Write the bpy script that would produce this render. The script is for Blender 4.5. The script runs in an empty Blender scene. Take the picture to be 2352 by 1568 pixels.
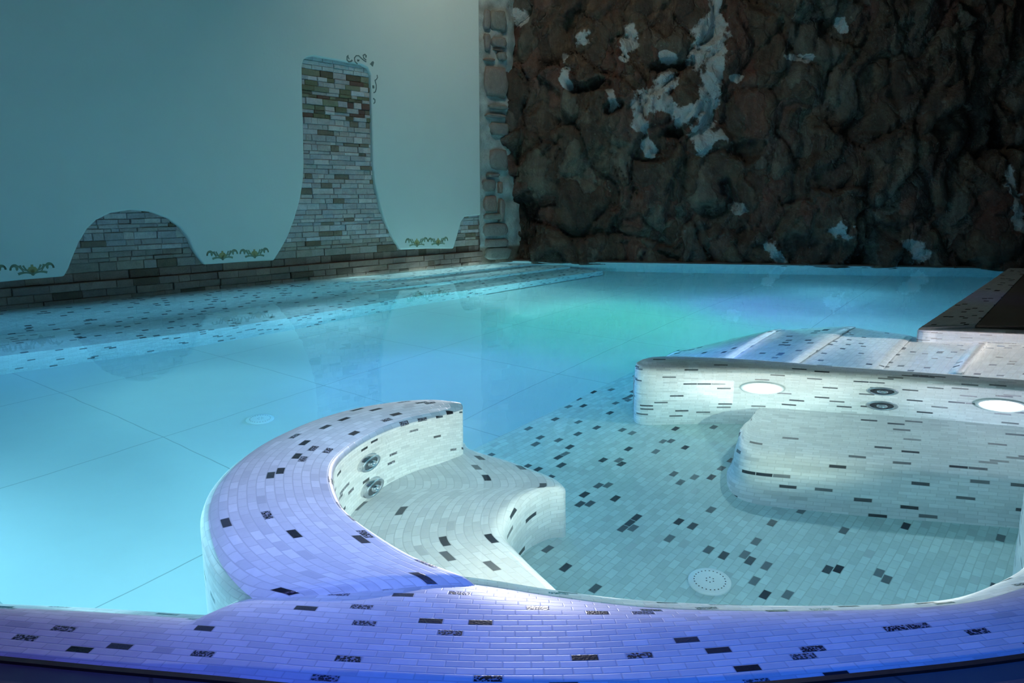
import bpy, bmesh, math, random
from mathutils import Vector, noise, Matrix
from mathutils.geometry import tessellate_polygon

sc = bpy.context.scene
C = sc.collection
random.seed(7)
PI = math.pi

# ------------------------------------------------------------------ camera
F, CX, CY, HOR, EYE = 1700.0, 1176.0, 784.0, 450.0, 1.0
PITCH = math.atan((CY - HOR) / F)
cam = bpy.data.cameras.new('camera'); camo = bpy.data.objects.new('camera', cam); C.objects.link(camo)
camo.location = (0, 0, EYE); camo.rotation_euler = (PI / 2 - PITCH, 0, 0)
cam.sensor_width = 36; cam.lens = F / 2352 * 36; cam.clip_start = .05; cam.clip_end = 100
sc.camera = camo

# ------------------------------------------------------------------ view, world
sc.view_settings.view_transform = 'Standard'; sc.view_settings.look = 'None'
sc.view_settings.gamma = 1; sc.view_settings.exposure = 0.0
sc.view_settings.use_curve_mapping = False
sc.cycles.use_denoising = True
sc.cycles.max_bounces = 8; sc.cycles.transmission_bounces = 8; sc.cycles.use_adaptive_sampling = True; sc.cycles.adaptive_threshold = .03; sc.cycles.volume_bounces = 0
sc.cycles.sample_clamp_indirect = 3.0
sc.cycles.blur_glossy = 0.5
w = bpy.data.worlds.new('world'); sc.world = w; w.use_nodes = True
w.node_tree.nodes['Background'].inputs[0].default_value = (.18, .42, .50, 1)
w.node_tree.nodes['Background'].inputs[1].default_value = .07


# survey: a sight line through the surveyed view, met with a level plane (bent at the water surface when z < 0)
def ray(px, py):
    cp, sp = math.cos(PITCH), math.sin(PITCH)
    a = (px - CX) / F; b = -(py - CY) / F
    return Vector((a, cp + b * sp, -sp + b * cp)).normalized()


def at(px, py, z=0.0):
    d = ray(px, py)
    if z >= 0:
        t = (z - EYE) / d.z
        return Vector((d.x * t, d.y * t, z))
    t = -EYE / d.z; x, y = d.x * t, d.y * t
    dz = -math.sqrt(1 - (1 - d.z ** 2) / 1.333 ** 2); t2 = z / dz
    return Vector((x + d.x / 1.333 * t2, y + d.y / 1.333 * t2, z))


# ------------------------------------------------------------------ lamps
def lamp(kind, name, loc, col, watts, size=.1, target=None, angle=None, blend=1.0, size_y=None):
    l = bpy.data.lights.new(name, kind); o = bpy.data.objects.new(name, l); C.objects.link(o)
    l.color = col; l.energy = watts; o.location = loc
    if kind == 'AREA':
        l.size = size
        if size_y: l.shape = 'RECTANGLE'; l.size_y = size_y
    else:
        l.shadow_soft_size = size
    if kind == 'SPOT':
        l.spot_size = angle; l.spot_blend = blend
    if target is not None:
        o.rotation_euler = (Vector(target) - Vector(loc)).to_track_quat('-Z', 'Y').to_euler()
    return o


WHITE = (1.0, .95, .88); CYAN = (.50, .93, 1.0); BLUE = (.16, .42, 1.0); GREEN = (.12, 1.0, .70); VIOLET = (.30, .30, 1.0)
# ceiling spots over the front rim and deck, with two added fills
lamp('SPOT', 'blue_ceiling_spot', (.5, .2, 3.9), (.02, .14, 1.0), 520, .12, (.35, 1.45, 0), math.radians(40))
lamp('SPOT', 'lilac_ceiling_spot', (-.9, .9, 3.9), (.38, .54, 1.0), 660, .12, (-.60, 2.36, 0), math.radians(26))
lamp('SPOT', 'violet_left_spot', (-1.2, .2, 3.9), (.14, .10, 1.0), 190, .12, (-1.1, 1.35, 0), math.radians(34))
lamp('SPOT', 'white_rim_fill', (.2, 7.2, .85), (.92, .90, 1.0), 640, 0.0, (-.1, 1.72, 0), math.radians(42))  # unseen low fill over the pool, added to whiten the rim's inner slope
lamp('SPOT', 'violet_deck_spot', (4.6, 5.4, 4.8), (.16, .10, 1.0), 60, .15, tuple(at(2275, 682, .02)), math.radians(16))
lamp('SPOT', 'pale_blue_fill', (.6, 2.2, 4.0), (.35, .75, 1.0), 300, .12, (-.5, 3.3, 0), math.radians(24))  # added fill to brighten the far end of the curved backrest
# added area fills, unseen, for the plaster wall and the rock
lamp('AREA', 'wall_fill', (1.2, 5.5, 4.7), (.40, .88, 1.0), 12, 2.2, (-2.6, 9.6, 1.6))
lamp('AREA', 'rock_fill', (-.2, 8.6, 5.4), (.85, .85, .68), 62, .8, (2.6, 11.5, 1.6))
# point lights hung unseen in the water, most added to brighten the basin
for nm, p, c, e in (
        ('pool_lamp_front_left', (-1.8, 2.1, -.3), (.62, .90, 1.0), 8),
        ('pool_fill_front_far_left', (-2.8, 2.6, -.4), (.45, .80, 1.0), 60),
        ('pool_fill_front_curve', (-1.35, 2.5, -.4), (.6, .95, 1.0), 13),
        ('pool_fill_backrest', (-.85, 3.5, -.45), (.55, .85, 1.0), 16),
        ('pool_fill_left', (-3.4, 4.6, -.5), (.15, .35, 1.0), 1),
        ('pool_fill_middle', (-.5, 5.2, -.5), (.22, .38, 1.0), 46),
        ('pool_fill_inner_left', (-2.1, 4.9, -.5), (.45, .90, 1.0), 17),
        ('pool_fill_green', (1.2, 7.3, -.55), (.16, 1.0, .66), 90),
        ('pool_fill_bay', (1.0, 5.3, -.5), (.12, .35, 1.0), 3),
        ('pool_fill_blue_far', (2.7, 7.9, -.55), (.28, .32, 1.0), 50),
        ('pool_lamp_deck_side', (3.0, 6.4, -.35), (.45, .80, 1.0), 60),
        ('pool_fill_steps', (-1.8, 7.0, -.6), (.50, .85, 1.0), 14),
        ('pool_fill_steps_left', (-3.4, 5.3, -.5), (.12, .35, 1.0), 5),
        ('pool_fill_steps_far', (.2, 8.8, -.6), (.60, .95, .95), 30),
        ('pool_fill_back', (4.0, 9.0, -.5), (.25, .65, .9), 26),
        ('loungers_lamp', (3.0, 4.72, -.2), (1.0, .78, .85), 8),
        ('end_wall_lamp', (3.55, 5.30, -.14), (1.0, .78, .72), 210),
        ('loungers_fill_blue', (1.7, 4.85, -.22), (.10, .30, 1.0), 30)):
    lamp('POINT', nm, p, c, e, 0.0)
# spa lamps set in the near wall of the spa basin
lamp('SPOT', 'spa_lamp_near', (1.25, 2.15, -.42), (1.0, .76, .54), 128, 0.0, (1.2, 4.3, .03), math.radians(86), .9)
lamp('SPOT', 'spa_lamp_near_left', (.30, 2.05, -.42), (1.0, .86, .68), 52, 0.0, (-.5, 3.2, -.15), math.radians(120), .9)
for k_, (x_, y_) in enumerate(((.28, 1.98), (.75, 1.92), (1.22, 2.0))):
    lamp('POINT', 'spa_rim_fill_%s' % 'abc'[k_], (x_, y_, -.22), (1.0, .96, .9), 4.5, 0.0)  # unseen points added off the wall to brighten the rim's inner edge


# ------------------------------------------------------------------ node helpers
class NT:
    def __init__(s, name):
        s.m = bpy.data.materials.new(name); s.m.use_nodes = True; s.t = s.m.node_tree
        s.b = s.t.nodes['Principled BSDF']; s.out = s.t.nodes['Material Output']

    def n(s, ty, **k):
        nd = s.t.nodes.new(ty)
        for a, v in k.items(): setattr(nd, a, v)
        return nd

    def l(s, a, b): s.t.links.new(a, b)

    def put(s, sock, v):
        if hasattr(v, 'is_output'): s.l(v, sock)
        else: sock.default_value = v

    def math(s, op, a, b=None, c=None, clamp=False):
        nd = s.n('ShaderNodeMath', operation=op, use_clamp=clamp)
        s.put(nd.inputs[0], a)
        if b is not None: s.put(nd.inputs[1], b)
        if c is not None: s.put(nd.inputs[2], c)
        return nd.outputs[0]

    def mix(s, f, a, b):
        nd = s.n('ShaderNodeMix', data_type='RGBA')
        s.put(nd.inputs[0], f); s.put(nd.inputs[6], a); s.put(nd.inputs[7], b)
        return nd.outputs[2]

    def ramp(s, f, stops):
        nd = s.n('ShaderNodeValToRGB'); s.l(f, nd.inputs[0]); e = nd.color_ramp.elements
        while len(e) < len(stops): e.new(.5)
        for i, (p, c) in enumerate(stops):
            e[i].position = p; e[i].color = (*c, 1) if len(c) == 3 else c
        return nd.outputs[0]

    def noise(s, vec, scale, detail=3, rough=.5, dist=0.0):
        nd = s.n('ShaderNodeTexNoise'); nd.inputs['Scale'].default_value = scale
        nd.inputs['Detail'].default_value = detail; nd.inputs['Roughness'].default_value = rough
        nd.inputs['Distortion'].default_value = dist
        if vec is not None: s.l(vec, nd.inputs['Vector'])
        return nd.outputs[0]

    def bump(s, h, strength=.3, dist=.01):
        nd = s.n('ShaderNodeBump'); nd.inputs['Strength'].default_value = strength
        nd.inputs['Distance'].default_value = dist; s.l(h, nd.inputs['Height'])
        s.l(nd.outputs[0], s.b.inputs['Normal']); return nd

    def obj(s): return s.n('ShaderNodeTexCoord').outputs['Object']


def mosaic(name, tw, th, p, seed, base=(.74, .745, .75), grout_w=.0022, dark=(.018, .016, .022), ornate=True):
    """Running bond of small marble bricks with a few dark ornate ones; UV in metres, long side along U."""
    s = NT(name)
    uv = s.n('ShaderNodeTexCoord').outputs['UV']; sx = s.n('ShaderNodeSeparateXYZ'); s.l(uv, sx.inputs[0])
    wob = s.noise(uv, 3.0, 1)
    v = s.math('DIVIDE', s.math('ADD', sx.outputs[1], s.math('MULTIPLY', wob, .004)), th)
    row = s.math('FLOOR', v); fy = s.math('FRACT', v)
    off = s.math('MULTIPLY', row, .5)
    wn0 = s.n('ShaderNodeTexWhiteNoise', noise_dimensions='1D'); s.l(s.math('ADD', row, seed * 1.7), wn0.inputs['W'])
    off = s.math('ADD', off, s.math('MULTIPLY', wn0.outputs[0], .22))
    u = s.math('ADD', s.math('DIVIDE', sx.outputs[0], tw), off)
    col = s.math('FLOOR', u); fx = s.math('FRACT', u)
    ex = s.math('MULTIPLY', s.math('MINIMUM', fx, s.math('SUBTRACT', 1, fx)), tw)
    ey = s.math('MULTIPLY', s.math('MINIMUM', fy, s.math('SUBTRACT', 1, fy)), th)
    e = s.math('MINIMUM', ex, ey)
    face = s.math('DIVIDE', s.math('SUBTRACT', e, grout_w * .3), grout_w, clamp=True)
    cell = s.n('ShaderNodeCombineXYZ'); s.l(col, cell.inputs[0]); s.l(row, cell.inputs[1]); cell.inputs[2].default_value = seed
    wn = s.n('ShaderNodeTexWhiteNoise', noise_dimensions='3D'); s.l(cell.outputs[0], wn.inputs['Vector'])
    r = wn.outputs[0]
    wn2 = s.n('ShaderNodeTexWhiteNoise', noise_dimensions='4D'); s.l(cell.outputs[0], wn2.inputs['Vector']); wn2.inputs['W'].default_value = 3.3
    r2 = wn2.outputs[0]
    tone = s.math('MULTIPLY_ADD', r2, .20, .86)
    veins = s.noise(s.n('ShaderNodeTexCoord').outputs['Object'], 22, 5, .6, .8)
    tone = s.math('MULTIPLY', tone, s.math('MULTIPLY_ADD', veins, .22, .89))
    basec = s.n('ShaderNodeVectorMath', operation='SCALE'); basec.inputs[0].default_value = base; s.l(tone, basec.inputs['Scale'])
    isd = s.math('LESS_THAN', r, p)
    ist = s.math('MULTIPLY', s.math('LESS_THAN', r, p * 1.4), .35)
    c = s.mix(ist, basec.outputs[0], (.33, .34, .36, 1))
    vo = s.n('ShaderNodeTexVoronoi'); vo.inputs['Scale'].default_value = 190
    s.l(uv, vo.inputs['Vector'])
    if ornate:
        orn = s.ramp(vo.outputs['Distance'], [(.0, dark), (.52, dark), (.62, (.30, .29, .33)), (1, (.45, .44, .5))])
        wn3 = s.n('ShaderNodeTexWhiteNoise', noise_dimensions='4D'); s.l(cell.outputs[0], wn3.inputs['Vector']); wn3.inputs['W'].default_value = 9.1
        orn = s.mix(s.math('LESS_THAN', wn3.outputs[0], .45), orn, (*dark, 1))
    else:
        orn = (*dark, 1)
    fade = s.math('MULTIPLY', s.math('DIVIDE', r, p), .32 if not ornate else .10, clamp=True)
    orn = s.mix(fade, orn, c)
    c = s.mix(isd, c, orn)
    gcol = tuple(x * .78 for x in base)
    c = s.mix(face, (*gcol, 1), c)
    s.l(c, s.b.inputs['Base Color'])
    s.l(s.math('MULTIPLY_ADD', isd, -.18, .44), s.b.inputs['Roughness']); s.b.inputs['Specular IOR Level'].default_value = .3
    # each brick is set at a very slightly different height and tilt
    h = s.math('ADD', s.math('MULTIPLY', face, .7), s.math('MULTIPLY', r2, .25))
    glint = s.math('MULTIPLY', s.math('MULTIPLY', vo.outputs['Distance'], isd), .8)
    h = s.math('ADD', h, glint)
    s.bump(h, .25, .002)
    return s.m


def simple(name, col, rough=.5, metal=0.0, ns=0, amt=.2, bump=0, bscale=20):
    s = NT(name); o = s.obj()
    s.b.inputs['Roughness'].default_value = rough; s.b.inputs['Metallic'].default_value = metal
    if ns:
        f = s.noise(o, ns, 5, .6)
        s.l(s.mix(f, (*[c * (1 - amt) for c in col], 1), (*[min(1, c * (1 + amt)) for c in col], 1)), s.b.inputs['Base Color'])
    else:
        s.b.inputs['Base Color'].default_value = (*col, 1)
    if bump: s.bump(s.noise(o, bscale, 5, .6), bump, .01)
    return s.m


M = {}
M['rim'] = mosaic('marble_mosaic_rim', .058, .0225, .075, 1, grout_w=.0018)
M['pen'] = mosaic('marble_mosaic_backrest', .064, .030, .052, 2)
M['seat'] = mosaic('marble_mosaic_seat', .078, .034, .05, 3, ornate=False, dark=(.03, .035, .045))
M['back'] = mosaic('marble_mosaic_bench', .085, .030, .075, 4, ornate=False, dark=(.03, .035, .045))
M['spafloor'] = mosaic('marble_mosaic_floor', .060, .034, .062, 5, ornate=False, base=(.50, .63, .62), dark=(.02, .03, .045))
M['lounge'] = mosaic('marble_mosaic_lounger', .045, .040, .06, 6, ornate=False, dark=(.02, .03, .045))
M['steps'] = mosaic('marble_mosaic_steps', .055, .038, .055, 7, ornate=False, base=(.62, .66, .66), dark=(.02, .03, .045))
M['plaster'] = simple('white_lime_plaster', (.62, .64, .60), .85, 0, 1.3, .05, .15, 30)
M['chrome'] = simple('chrome', (.62, .63, .65), .18, 1.0)
M['jetcup'] = simple('smoked_plastic', (.03, .035, .045), .25)
M['white_plastic'] = simple('white_plastic', (.78, .80, .80), .35)
M['dark_gap'] = simple('dark_gap', (.03, .03, .035), .6)
M['gold'] = simple('gold_stencil_paint', (.30, .25, .10), .6)
M['green'] = simple('green_stencil_paint', (.17, .20, .13), .7)
M['grey'] = simple('grey_stencil_paint', (.13, .16, .15), .7)
M['edge'] = simple('brown_edge_strip', (.045, .028, .022), .5, 0, 30, .5)
M['coping'] = simple('brown_coping', (.07, .04, .03), .5, 0, 8, .4, .2)
M['ceiling'] = simple('ceiling_plaster', (.25, .26, .25), .9, 0, 2, .1)


def large_tiles(name, col, size, ang, origin, gw=.004, rough=.3):
    s = NT(name); o = s.obj()
    mp = s.n('ShaderNodeMapping'); s.l(o, mp.inputs[0])
    mp.vector_type = 'TEXTURE'; mp.inputs['Location'].default_value = (*origin, 0); mp.inputs['Rotation'].default_value = (0, 0, ang)
    sx = s.n('ShaderNodeSeparateXYZ'); s.l(mp.outputs[0], sx.inputs[0])
    es = []
    for k in (0, 1):
        f = s.math('FRACT', s.math('DIVIDE', sx.outputs[k], size[k]))
        es.append(s.math('MULTIPLY', s.math('MINIMUM', f, s.math('SUBTRACT', 1, f)), size[k]))
    e = s.math('MINIMUM', *es); face = s.math('DIVIDE', s.math('SUBTRACT', e, gw * .5), gw * .5, clamp=True)
    nz = s.noise(o, 3, 5, .6)
    c = s.mix(nz, (*[x * .92 for x in col], 1), (*[min(1, x * 1.06) for x in col], 1))
    s.l(s.mix(face, (*[x * .6 for x in col], 1), c), s.b.inputs['Base Color'])
    s.b.inputs['Roughness'].default_value = rough
    s.bump(face, .3, .002)
    return s.m


def attr_stone():
    s = NT('split_face_stone'); o = s.obj()
    a = s.n('ShaderNodeAttribute', attribute_name='tone')
    nz = s.noise(o, 14, 6, .65); nz2 = s.noise(o, 60, 4, .6)
    f = s.math('MULTIPLY', s.math('MULTIPLY_ADD', nz, .8, .6), s.math('MULTIPLY_ADD', nz2, .5, .75))
    v = s.n('ShaderNodeVectorMath', operation='SCALE'); s.l(a.outputs['Color'], v.inputs[0]); s.l(f, v.inputs['Scale'])
    s.l(v.outputs[0], s.b.inputs['Base Color']); s.b.inputs['Roughness'].default_value = .75
    s.bump(s.math('ADD', nz, s.math('MULTIPLY', nz2, .4)), .7, .02)
    return s.m


def rock_mat():
    s = NT('wet_cave_rock'); o = s.obj()
    n1 = s.noise(o, 1.3, 6, .6, .1); n2 = s.noise(o, 4.5, 8, .72, .1); n3 = s.noise(o, 16, 6, .7)
    c = s.ramp(n1, [(.28, (.06, .030, .018)), (.42, (.16, .066, .038)), (.55, (.14, .095, .052)), (.68, (.22, .065, .04))])
    c2 = s.ramp(n2, [(.34, (.016, .010, .008)), (.48, (.13, .075, .045)), (.60, (.28, .20, .13)), (.74, (.17, .05, .03))])
    c = s.mix(.55, c, c2)
    mp = s.n('ShaderNodeVectorMath', operation='ADD'); st_ = s.n('ShaderNodeVectorMath', operation='MULTIPLY'); s.l(o, st_.inputs[0]); st_.inputs[1].default_value = (1, 1, .6); s.l(st_.outputs[0], mp.inputs[0])
    nv = s.n('ShaderNodeTexNoise'); nv.inputs['Scale'].default_value = 3.0; nv.inputs['Detail'].default_value = 4; s.l(o, nv.inputs['Vector'])
    nvs = s.n('ShaderNodeVectorMath', operation='SCALE'); s.l(nv.outputs['Color'], nvs.inputs[0]); nvs.inputs['Scale'].default_value = .4; s.l(nvs.outputs[0], mp.inputs[1])
    vo = s.n('ShaderNodeTexVoronoi'); vo.inputs['Scale'].default_value = 2.6; s.l(mp.outputs[0], vo.inputs['Vector'])
    vs = s.n('ShaderNodeSeparateColor'); s.l(vo.outputs['Color'], vs.inputs[0])
    c = s.mix(s.math('MULTIPLY', vs.outputs[0], .55), c, (.035, .022, .016, 1))
    c = s.mix(s.math('MULTIPLY', s.math('GREATER_THAN', vs.outputs[1], .74), .45), c, (.26, .24, .19, 1))
    c = s.mix(s.math('MULTIPLY', s.math('GREATER_THAN', vs.outputs[2], .80), .5), c, (.20, .055, .035, 1))
    ve = s.n('ShaderNodeTexVoronoi', feature='DISTANCE_TO_EDGE'); ve.inputs['Scale'].default_value = 2.6; s.l(mp.outputs[0], ve.inputs['Vector'])
    crack = s.math('DIVIDE', ve.outputs['Distance'], .07, clamp=True)
    c = s.mix(s.math('MULTIPLY_ADD', crack, .35, .65), (.012, .009, .008, 1), c)
    sm = s.n('ShaderNodeVectorMath', operation='MULTIPLY'); s.l(o, sm.inputs[0]); sm.inputs[1].default_value = (1, 1, .16)
    n4 = s.noise(sm.outputs[0], 7, 5, .65)
    c = s.mix(s.math('MULTIPLY', s.math('SUBTRACT', n4, .42), 3.0, clamp=True), s.mix(.6, c, (.012, .01, .009, 1)), c)
    sp = s.math('GREATER_THAN', n3, .66)
    c = s.mix(s.math('MULTIPLY', sp, .5), c, (.30, .28, .22, 1))
    a = s.n('ShaderNodeAttribute', attribute_name='tone')
    sep = s.n('ShaderNodeSeparateColor'); s.l(a.outputs['Color'], sep.inputs[0])
    lf = s.math('MULTIPLY', s.math('SUBTRACT', s.math('ADD', sep.outputs[0], s.math('MULTIPLY', s.math('SUBTRACT', n3, .5), .9)), .42), 5, clamp=True)
    lf = s.math('MULTIPLY', lf, .85)
    c = s.mix(lf, c, (.50, .52, .52, 1))
    c = s.mix(s.math('MULTIPLY', sep.outputs[1], .35), c, (.008, .008, .008, 1))  # shade of the hollows put into the colour, on top of their relief
    s.l(c, s.b.inputs['Base Color']); s.b.inputs['Roughness'].default_value = .55
    s.bump(s.math('ADD', s.math('ADD', n2, s.math('MULTIPLY', n3, .6)), s.math('MULTIPLY', crack, .25)), 1.0, .09)
    return s.m


def water_mat():
    s = NT('pool_water')
    s.t.nodes.remove(s.b)
    g = s.n('ShaderNodeBsdfGlass'); g.inputs['IOR'].default_value = 1.333; g.inputs['Roughness'].default_value = 0.0
    g.inputs['Color'].default_value = (1, 1, 1, 1)
    o = s.obj()
    mp = s.n('ShaderNodeMapping'); s.l(o, mp.inputs[0]); mp.inputs['Scale'].default_value = (1.0, 1.0, 1.0)
    h = s.noise(mp.outputs[0], 2.2, 2, .4)
    b = s.n('ShaderNodeBump'); b.inputs['Strength'].default_value = .12; b.inputs['Distance'].default_value = .02
    s.l(h, b.inputs['Height']); s.l(b.outputs[0], g.inputs['Normal'])
    s.l(g.outputs[0], s.out.inputs['Surface'])
    va = s.n('ShaderNodeVolumeAbsorption'); va.inputs['Color'].default_value = (.10, .82, .96, 1); va.inputs['Density'].default_value = .26
    s.l(va.outputs[0], s.out.inputs['Volume'])
    return s.m


def emit(name, col, st):
    s = NT(name); s.b.inputs['Base Color'].default_value = (*col, 1)
    s.b.inputs['Emission Color'].default_value = (*col, 1); s.b.inputs['Emission Strength'].default_value = st
    return s.m


M['stone'] = attr_stone(); M['rock'] = rock_mat(); M['water'] = water_mat(); M['lens'] = emit('lit_lens', (1, .97, .92), 5)
M['lens_blue'] = emit('lit_lens_cool', (.75, .85, 1), 6)


# ------------------------------------------------------------------ object helpers
def link(name, verts, faces, mat, parent=None, uvs=None, smooth=False, tone=None, ftone=None):
    me = bpy.data.meshes.new(name); me.from_pydata([tuple(v) for v in verts], [], faces); me.update()
    if uvs:
        ul = me.uv_layers.new(name='UVMap')
        for lp in me.loops: ul.data[lp.index].uv = uvs[lp.vertex_index]
    if tone:
        ca = me.color_attributes.new('tone', 'FLOAT_COLOR', 'POINT')
        for i, c in enumerate(tone): ca.data[i].color = (*c, 1)
    if smooth: me.polygons.foreach_set('use_smooth', [True] * len(me.polygons))
    me.materials.append(mat)
    o = bpy.data.objects.new(name, me); C.objects.link(o)
    if parent: o.parent = parent
    return o


def from_bm(name, bm, mat, parent=None, smooth=False):
    me = bpy.data.meshes.new(name); bm.to_mesh(me); bm.free()
    if smooth: me.polygons.foreach_set('use_smooth', [True] * len(me.polygons))
    me.materials.append(mat); o = bpy.data.objects.new(name, me); C.objects.link(o)
    if parent: o.parent = parent
    return o


def tag(o, label=None, cat=None, group=None, kind=None):
    if label: o['label'] = label
    if cat: o['category'] = cat
    if group: o['group'] = group
    if kind: o['kind'] = kind
    return o


def empty(name, loc=(0, 0, 0)):
    o = bpy.data.objects.new(name, None); C.objects.link(o); o.location = loc; return o


def catmull(pts, per=8, closed=False):
    P = [Vector(p) for p in pts]; out = []; n = len(P)
    for i in range(n if closed else n - 1):
        p0 = P[(i - 1) % n] if closed or i > 0 else P[0] * 2 - P[1]
        p1, p2 = P[i], P[(i + 1) % n]
        p3 = P[(i + 2) % n] if closed or i < n - 2 else P[-1] * 2 - P[-2]
        for k in range(per):
            t = k / per
            out.append(.5 * ((2 * p1) + (p2 - p0) * t + (2 * p0 - 5 * p1 + 4 * p2 - p3) * t * t + (3 * p1 - p0 - 3 * p2 + p3) * t ** 3))
    if not closed: out.append(P[-1])
    return out


def resample(pts, n):
    L = [0]
    for a, b in zip(pts, pts[1:]): L.append(L[-1] + (b - a).length)
    out = []; j = 0
    for i in range(n):
        t = L[-1] * i / (n - 1)
        while j < len(L) - 2 and L[j + 1] < t: j += 1
        s = (t - L[j]) / max(1e-9, L[j + 1] - L[j]); out.append(pts[j].lerp(pts[j + 1], s))
    return out


def strip(name, A, B, mat, n=90, bot=(-1.3, -1.3), r=(.04, .04), crown=0.0, parent=None, nx=10, even=True, lean=(0, 0), swap=False):
    """A walling body between edge line A and edge line B (top edges, 3D), rounded shoulders, faces down to bot."""
    if even: A = resample(A, n); B = resample(B, n)
    n = len(A); verts = []; uvs = []; faces = []; ulen = 0; prof = None
    for i in range(n):
        a, b = A[i], B[i]
        if i: ulen += ((a - A[i - 1]).length + (b - B[i - 1]).length) / 2
        d = b - a; d.z = 0; wdt = d.length
        if wdt > 1e-4: dn = d.normalized()
        else: dn = Vector((0, 0, 0))
        ra = min(r[0], wdt * .45); rb = min(r[1], wdt * .45)
        za = min(r[0], wdt * .9); zb_ = min(r[1], wdt * .9)
        row = []
        for q in (0, .25, .5, .75):
            row.append(Vector((a.x, a.y, 0)) - dn * lean[0] * (1 - q) + Vector((0, 0, bot[0] + (a.z - za - bot[0]) * q)))
        for k in range(0, 6):
            th = PI / 2 * k / 5
            row.append(Vector((a.x, a.y, 0)) + dn * (ra * (1 - math.cos(th))) + Vector((0, 0, a.z - za + za * math.sin(th))))
        for k in range(1, nx):
            t = k / nx; p = a.lerp(b, 0) ; x = ra + (wdt - ra - rb) * t
            z = a.z + (b.z - a.z) * t + crown * math.sin(PI * t) * min(1, wdt / .2)
            row.append(Vector((a.x, a.y, 0)) + dn * x + Vector((0, 0, z)))
        for k in range(0, 6):
            th = PI / 2 * (1 - k / 5)
            row.append(Vector((b.x, b.y, 0)) - dn * (rb * (1 - math.cos(th))) + Vector((0, 0, b.z - zb_ + zb_ * math.sin(th))))
        for q in (.85, .7, .55, .4, .28, .18, .1, .04, 0):
            row.append(Vector((b.x, b.y, 0)) + dn * lean[1] * (1 - q) ** 3 + Vector((0, 0, bot[1] + (b.z - zb_ - bot[1]) * q)))
        m = len(row); mid = m // 2; vv = [0]
        for p, q in zip(row, row[1:]): vv.append(vv[-1] + (q - p).length)
        c0 = vv[mid]
        verts += row; uvs += [(ulen, x - c0) for x in vv]
        if i:
            for j in range(m - 1):
                p = (i - 1) * m + j; faces.append((p, p + 1, p + m + 1, p + m))
    for base in (0, (n - 1) * m):
        faces.append(tuple(range(base, base + m)))
    o = link(name, verts, faces, mat, parent, uvs, True)
    bm = bmesh.new(); bm.from_mesh(o.data); bmesh.ops.recalc_face_normals(bm, faces=bm.faces)
    bm.to_mesh(o.data); bm.free()
    return o


def slab(name, poly, ztop, zbot, mat, ang=0.0, parent=None):
    """Level slab from a plan outline, UV in metres turned by ang."""
    pts = [Vector((p[0], p[1], ztop)) for p in poly]; n = len(pts)
    tris = tessellate_polygon([pts])
    verts = pts + [Vector((p.x, p.y, zbot)) for p in pts]
    faces = [tuple(t) for t in tris] + [(i, (i + 1) % n, n + (i + 1) % n, n + i) for i in range(n)] + [tuple(n + k for k in t)[::-1] for t in tris]
    ca, sa = math.cos(ang), math.sin(ang)
    me = bpy.data.meshes.new(name); me.from_pydata([tuple(v) for v in verts], [], faces); me.update()
    ul = me.uv_layers.new(name='UVMap')
    acc = [0]
    for i in range(n): acc.append(acc[-1] + (pts[(i + 1) % n] - pts[i]).length)
    for f in me.polygons:
        side = abs(f.normal.z) < .5
        for li in f.loop_indices:
            v = me.vertices[me.loops[li].vertex_index].co
            if side:
                vi = me.loops[li].vertex_index % n
                k = f.index - len(tris)
                uu = acc[k] if vi == k else acc[k + 1]
                ul.data[li].uv = (uu, v.z)
            else:
                ul.data[li].uv = (v.x * ca + v.y * sa, -v.x * sa + v.y * ca)
    bm = bmesh.new(); bm.from_mesh(me); bmesh.ops.recalc_face_normals(bm, faces=bm.faces); bm.to_mesh(me); bm.free()
    me.materials.append(mat); o = bpy.data.objects.new(name, me); C.objects.link(o)
    if parent: o.parent = parent
    return o


# ------------------------------------------------------------------ main plan lines
WA = at(0, 708); WB = at(1100, 603)                     # plaster wall at the waterline
wd = (WB - WA).normalized(); wn = Vector((wd.y, -wd.x, 0))   # wn points into the pool
CORNER = WB.copy()
PIER = at(1196, 597)
RA = at(1190, 598); RB = at(2300, 615)
rd = (RB - RA).normalized(); rn = Vector((rd.y, -rd.x, 0))
if rn.y > 0: rn = -rn
if wn.x < 0: wn = -wn
SPA_Z, SEAT_Z, POOL_Z = -1.08, -.62, -1.25
AX = math.radians(90 - 40)                               # bearing of the tile courses (from +X)


def on_wall(px, py, off=0.0):
    """sight line met with the plaster wall plane -> (s along wall, z)."""
    d = ray(px, py); o = WA + wn * off
    t = ((o - Vector((0, 0, EYE))).dot(wn)) / d.dot(wn)
    p = Vector((0, 0, EYE)) + d * t
    return (p - o).dot(wd), p.z


def wallp(s, z, off=0.0):
    p = WA + wd * s + wn * off; return Vector((p.x, p.y, z))


# ------------------------------------------------------------------ shell
def quad(name, a, b, z0, z1, mat, thick, nrm):
    v = []
    for off in (0, -thick):
        for p, z in ((a, z0), (b, z0), (b, z1), (a, z1)):
            q = p + nrm * off; v.append((q.x, q.y, z))
    return link(name, v, [(0, 1, 2, 3), (7, 6, 5, 4), (0, 4, 5, 1), (1, 5, 6, 2), (2, 6, 7, 3), (3, 7, 4, 0)], mat)


TOP = 6.0
WL = WA - wd * 6.5
basin_mat = M['steps']
o = quad('wall_left', WL, CORNER + wd * .6, POOL_Z - .1, TOP, simple('backing_masonry', (.12, .10, .08), .9, 0, 5, .4), .25, wn); tag(o, kind='structure')

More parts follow.
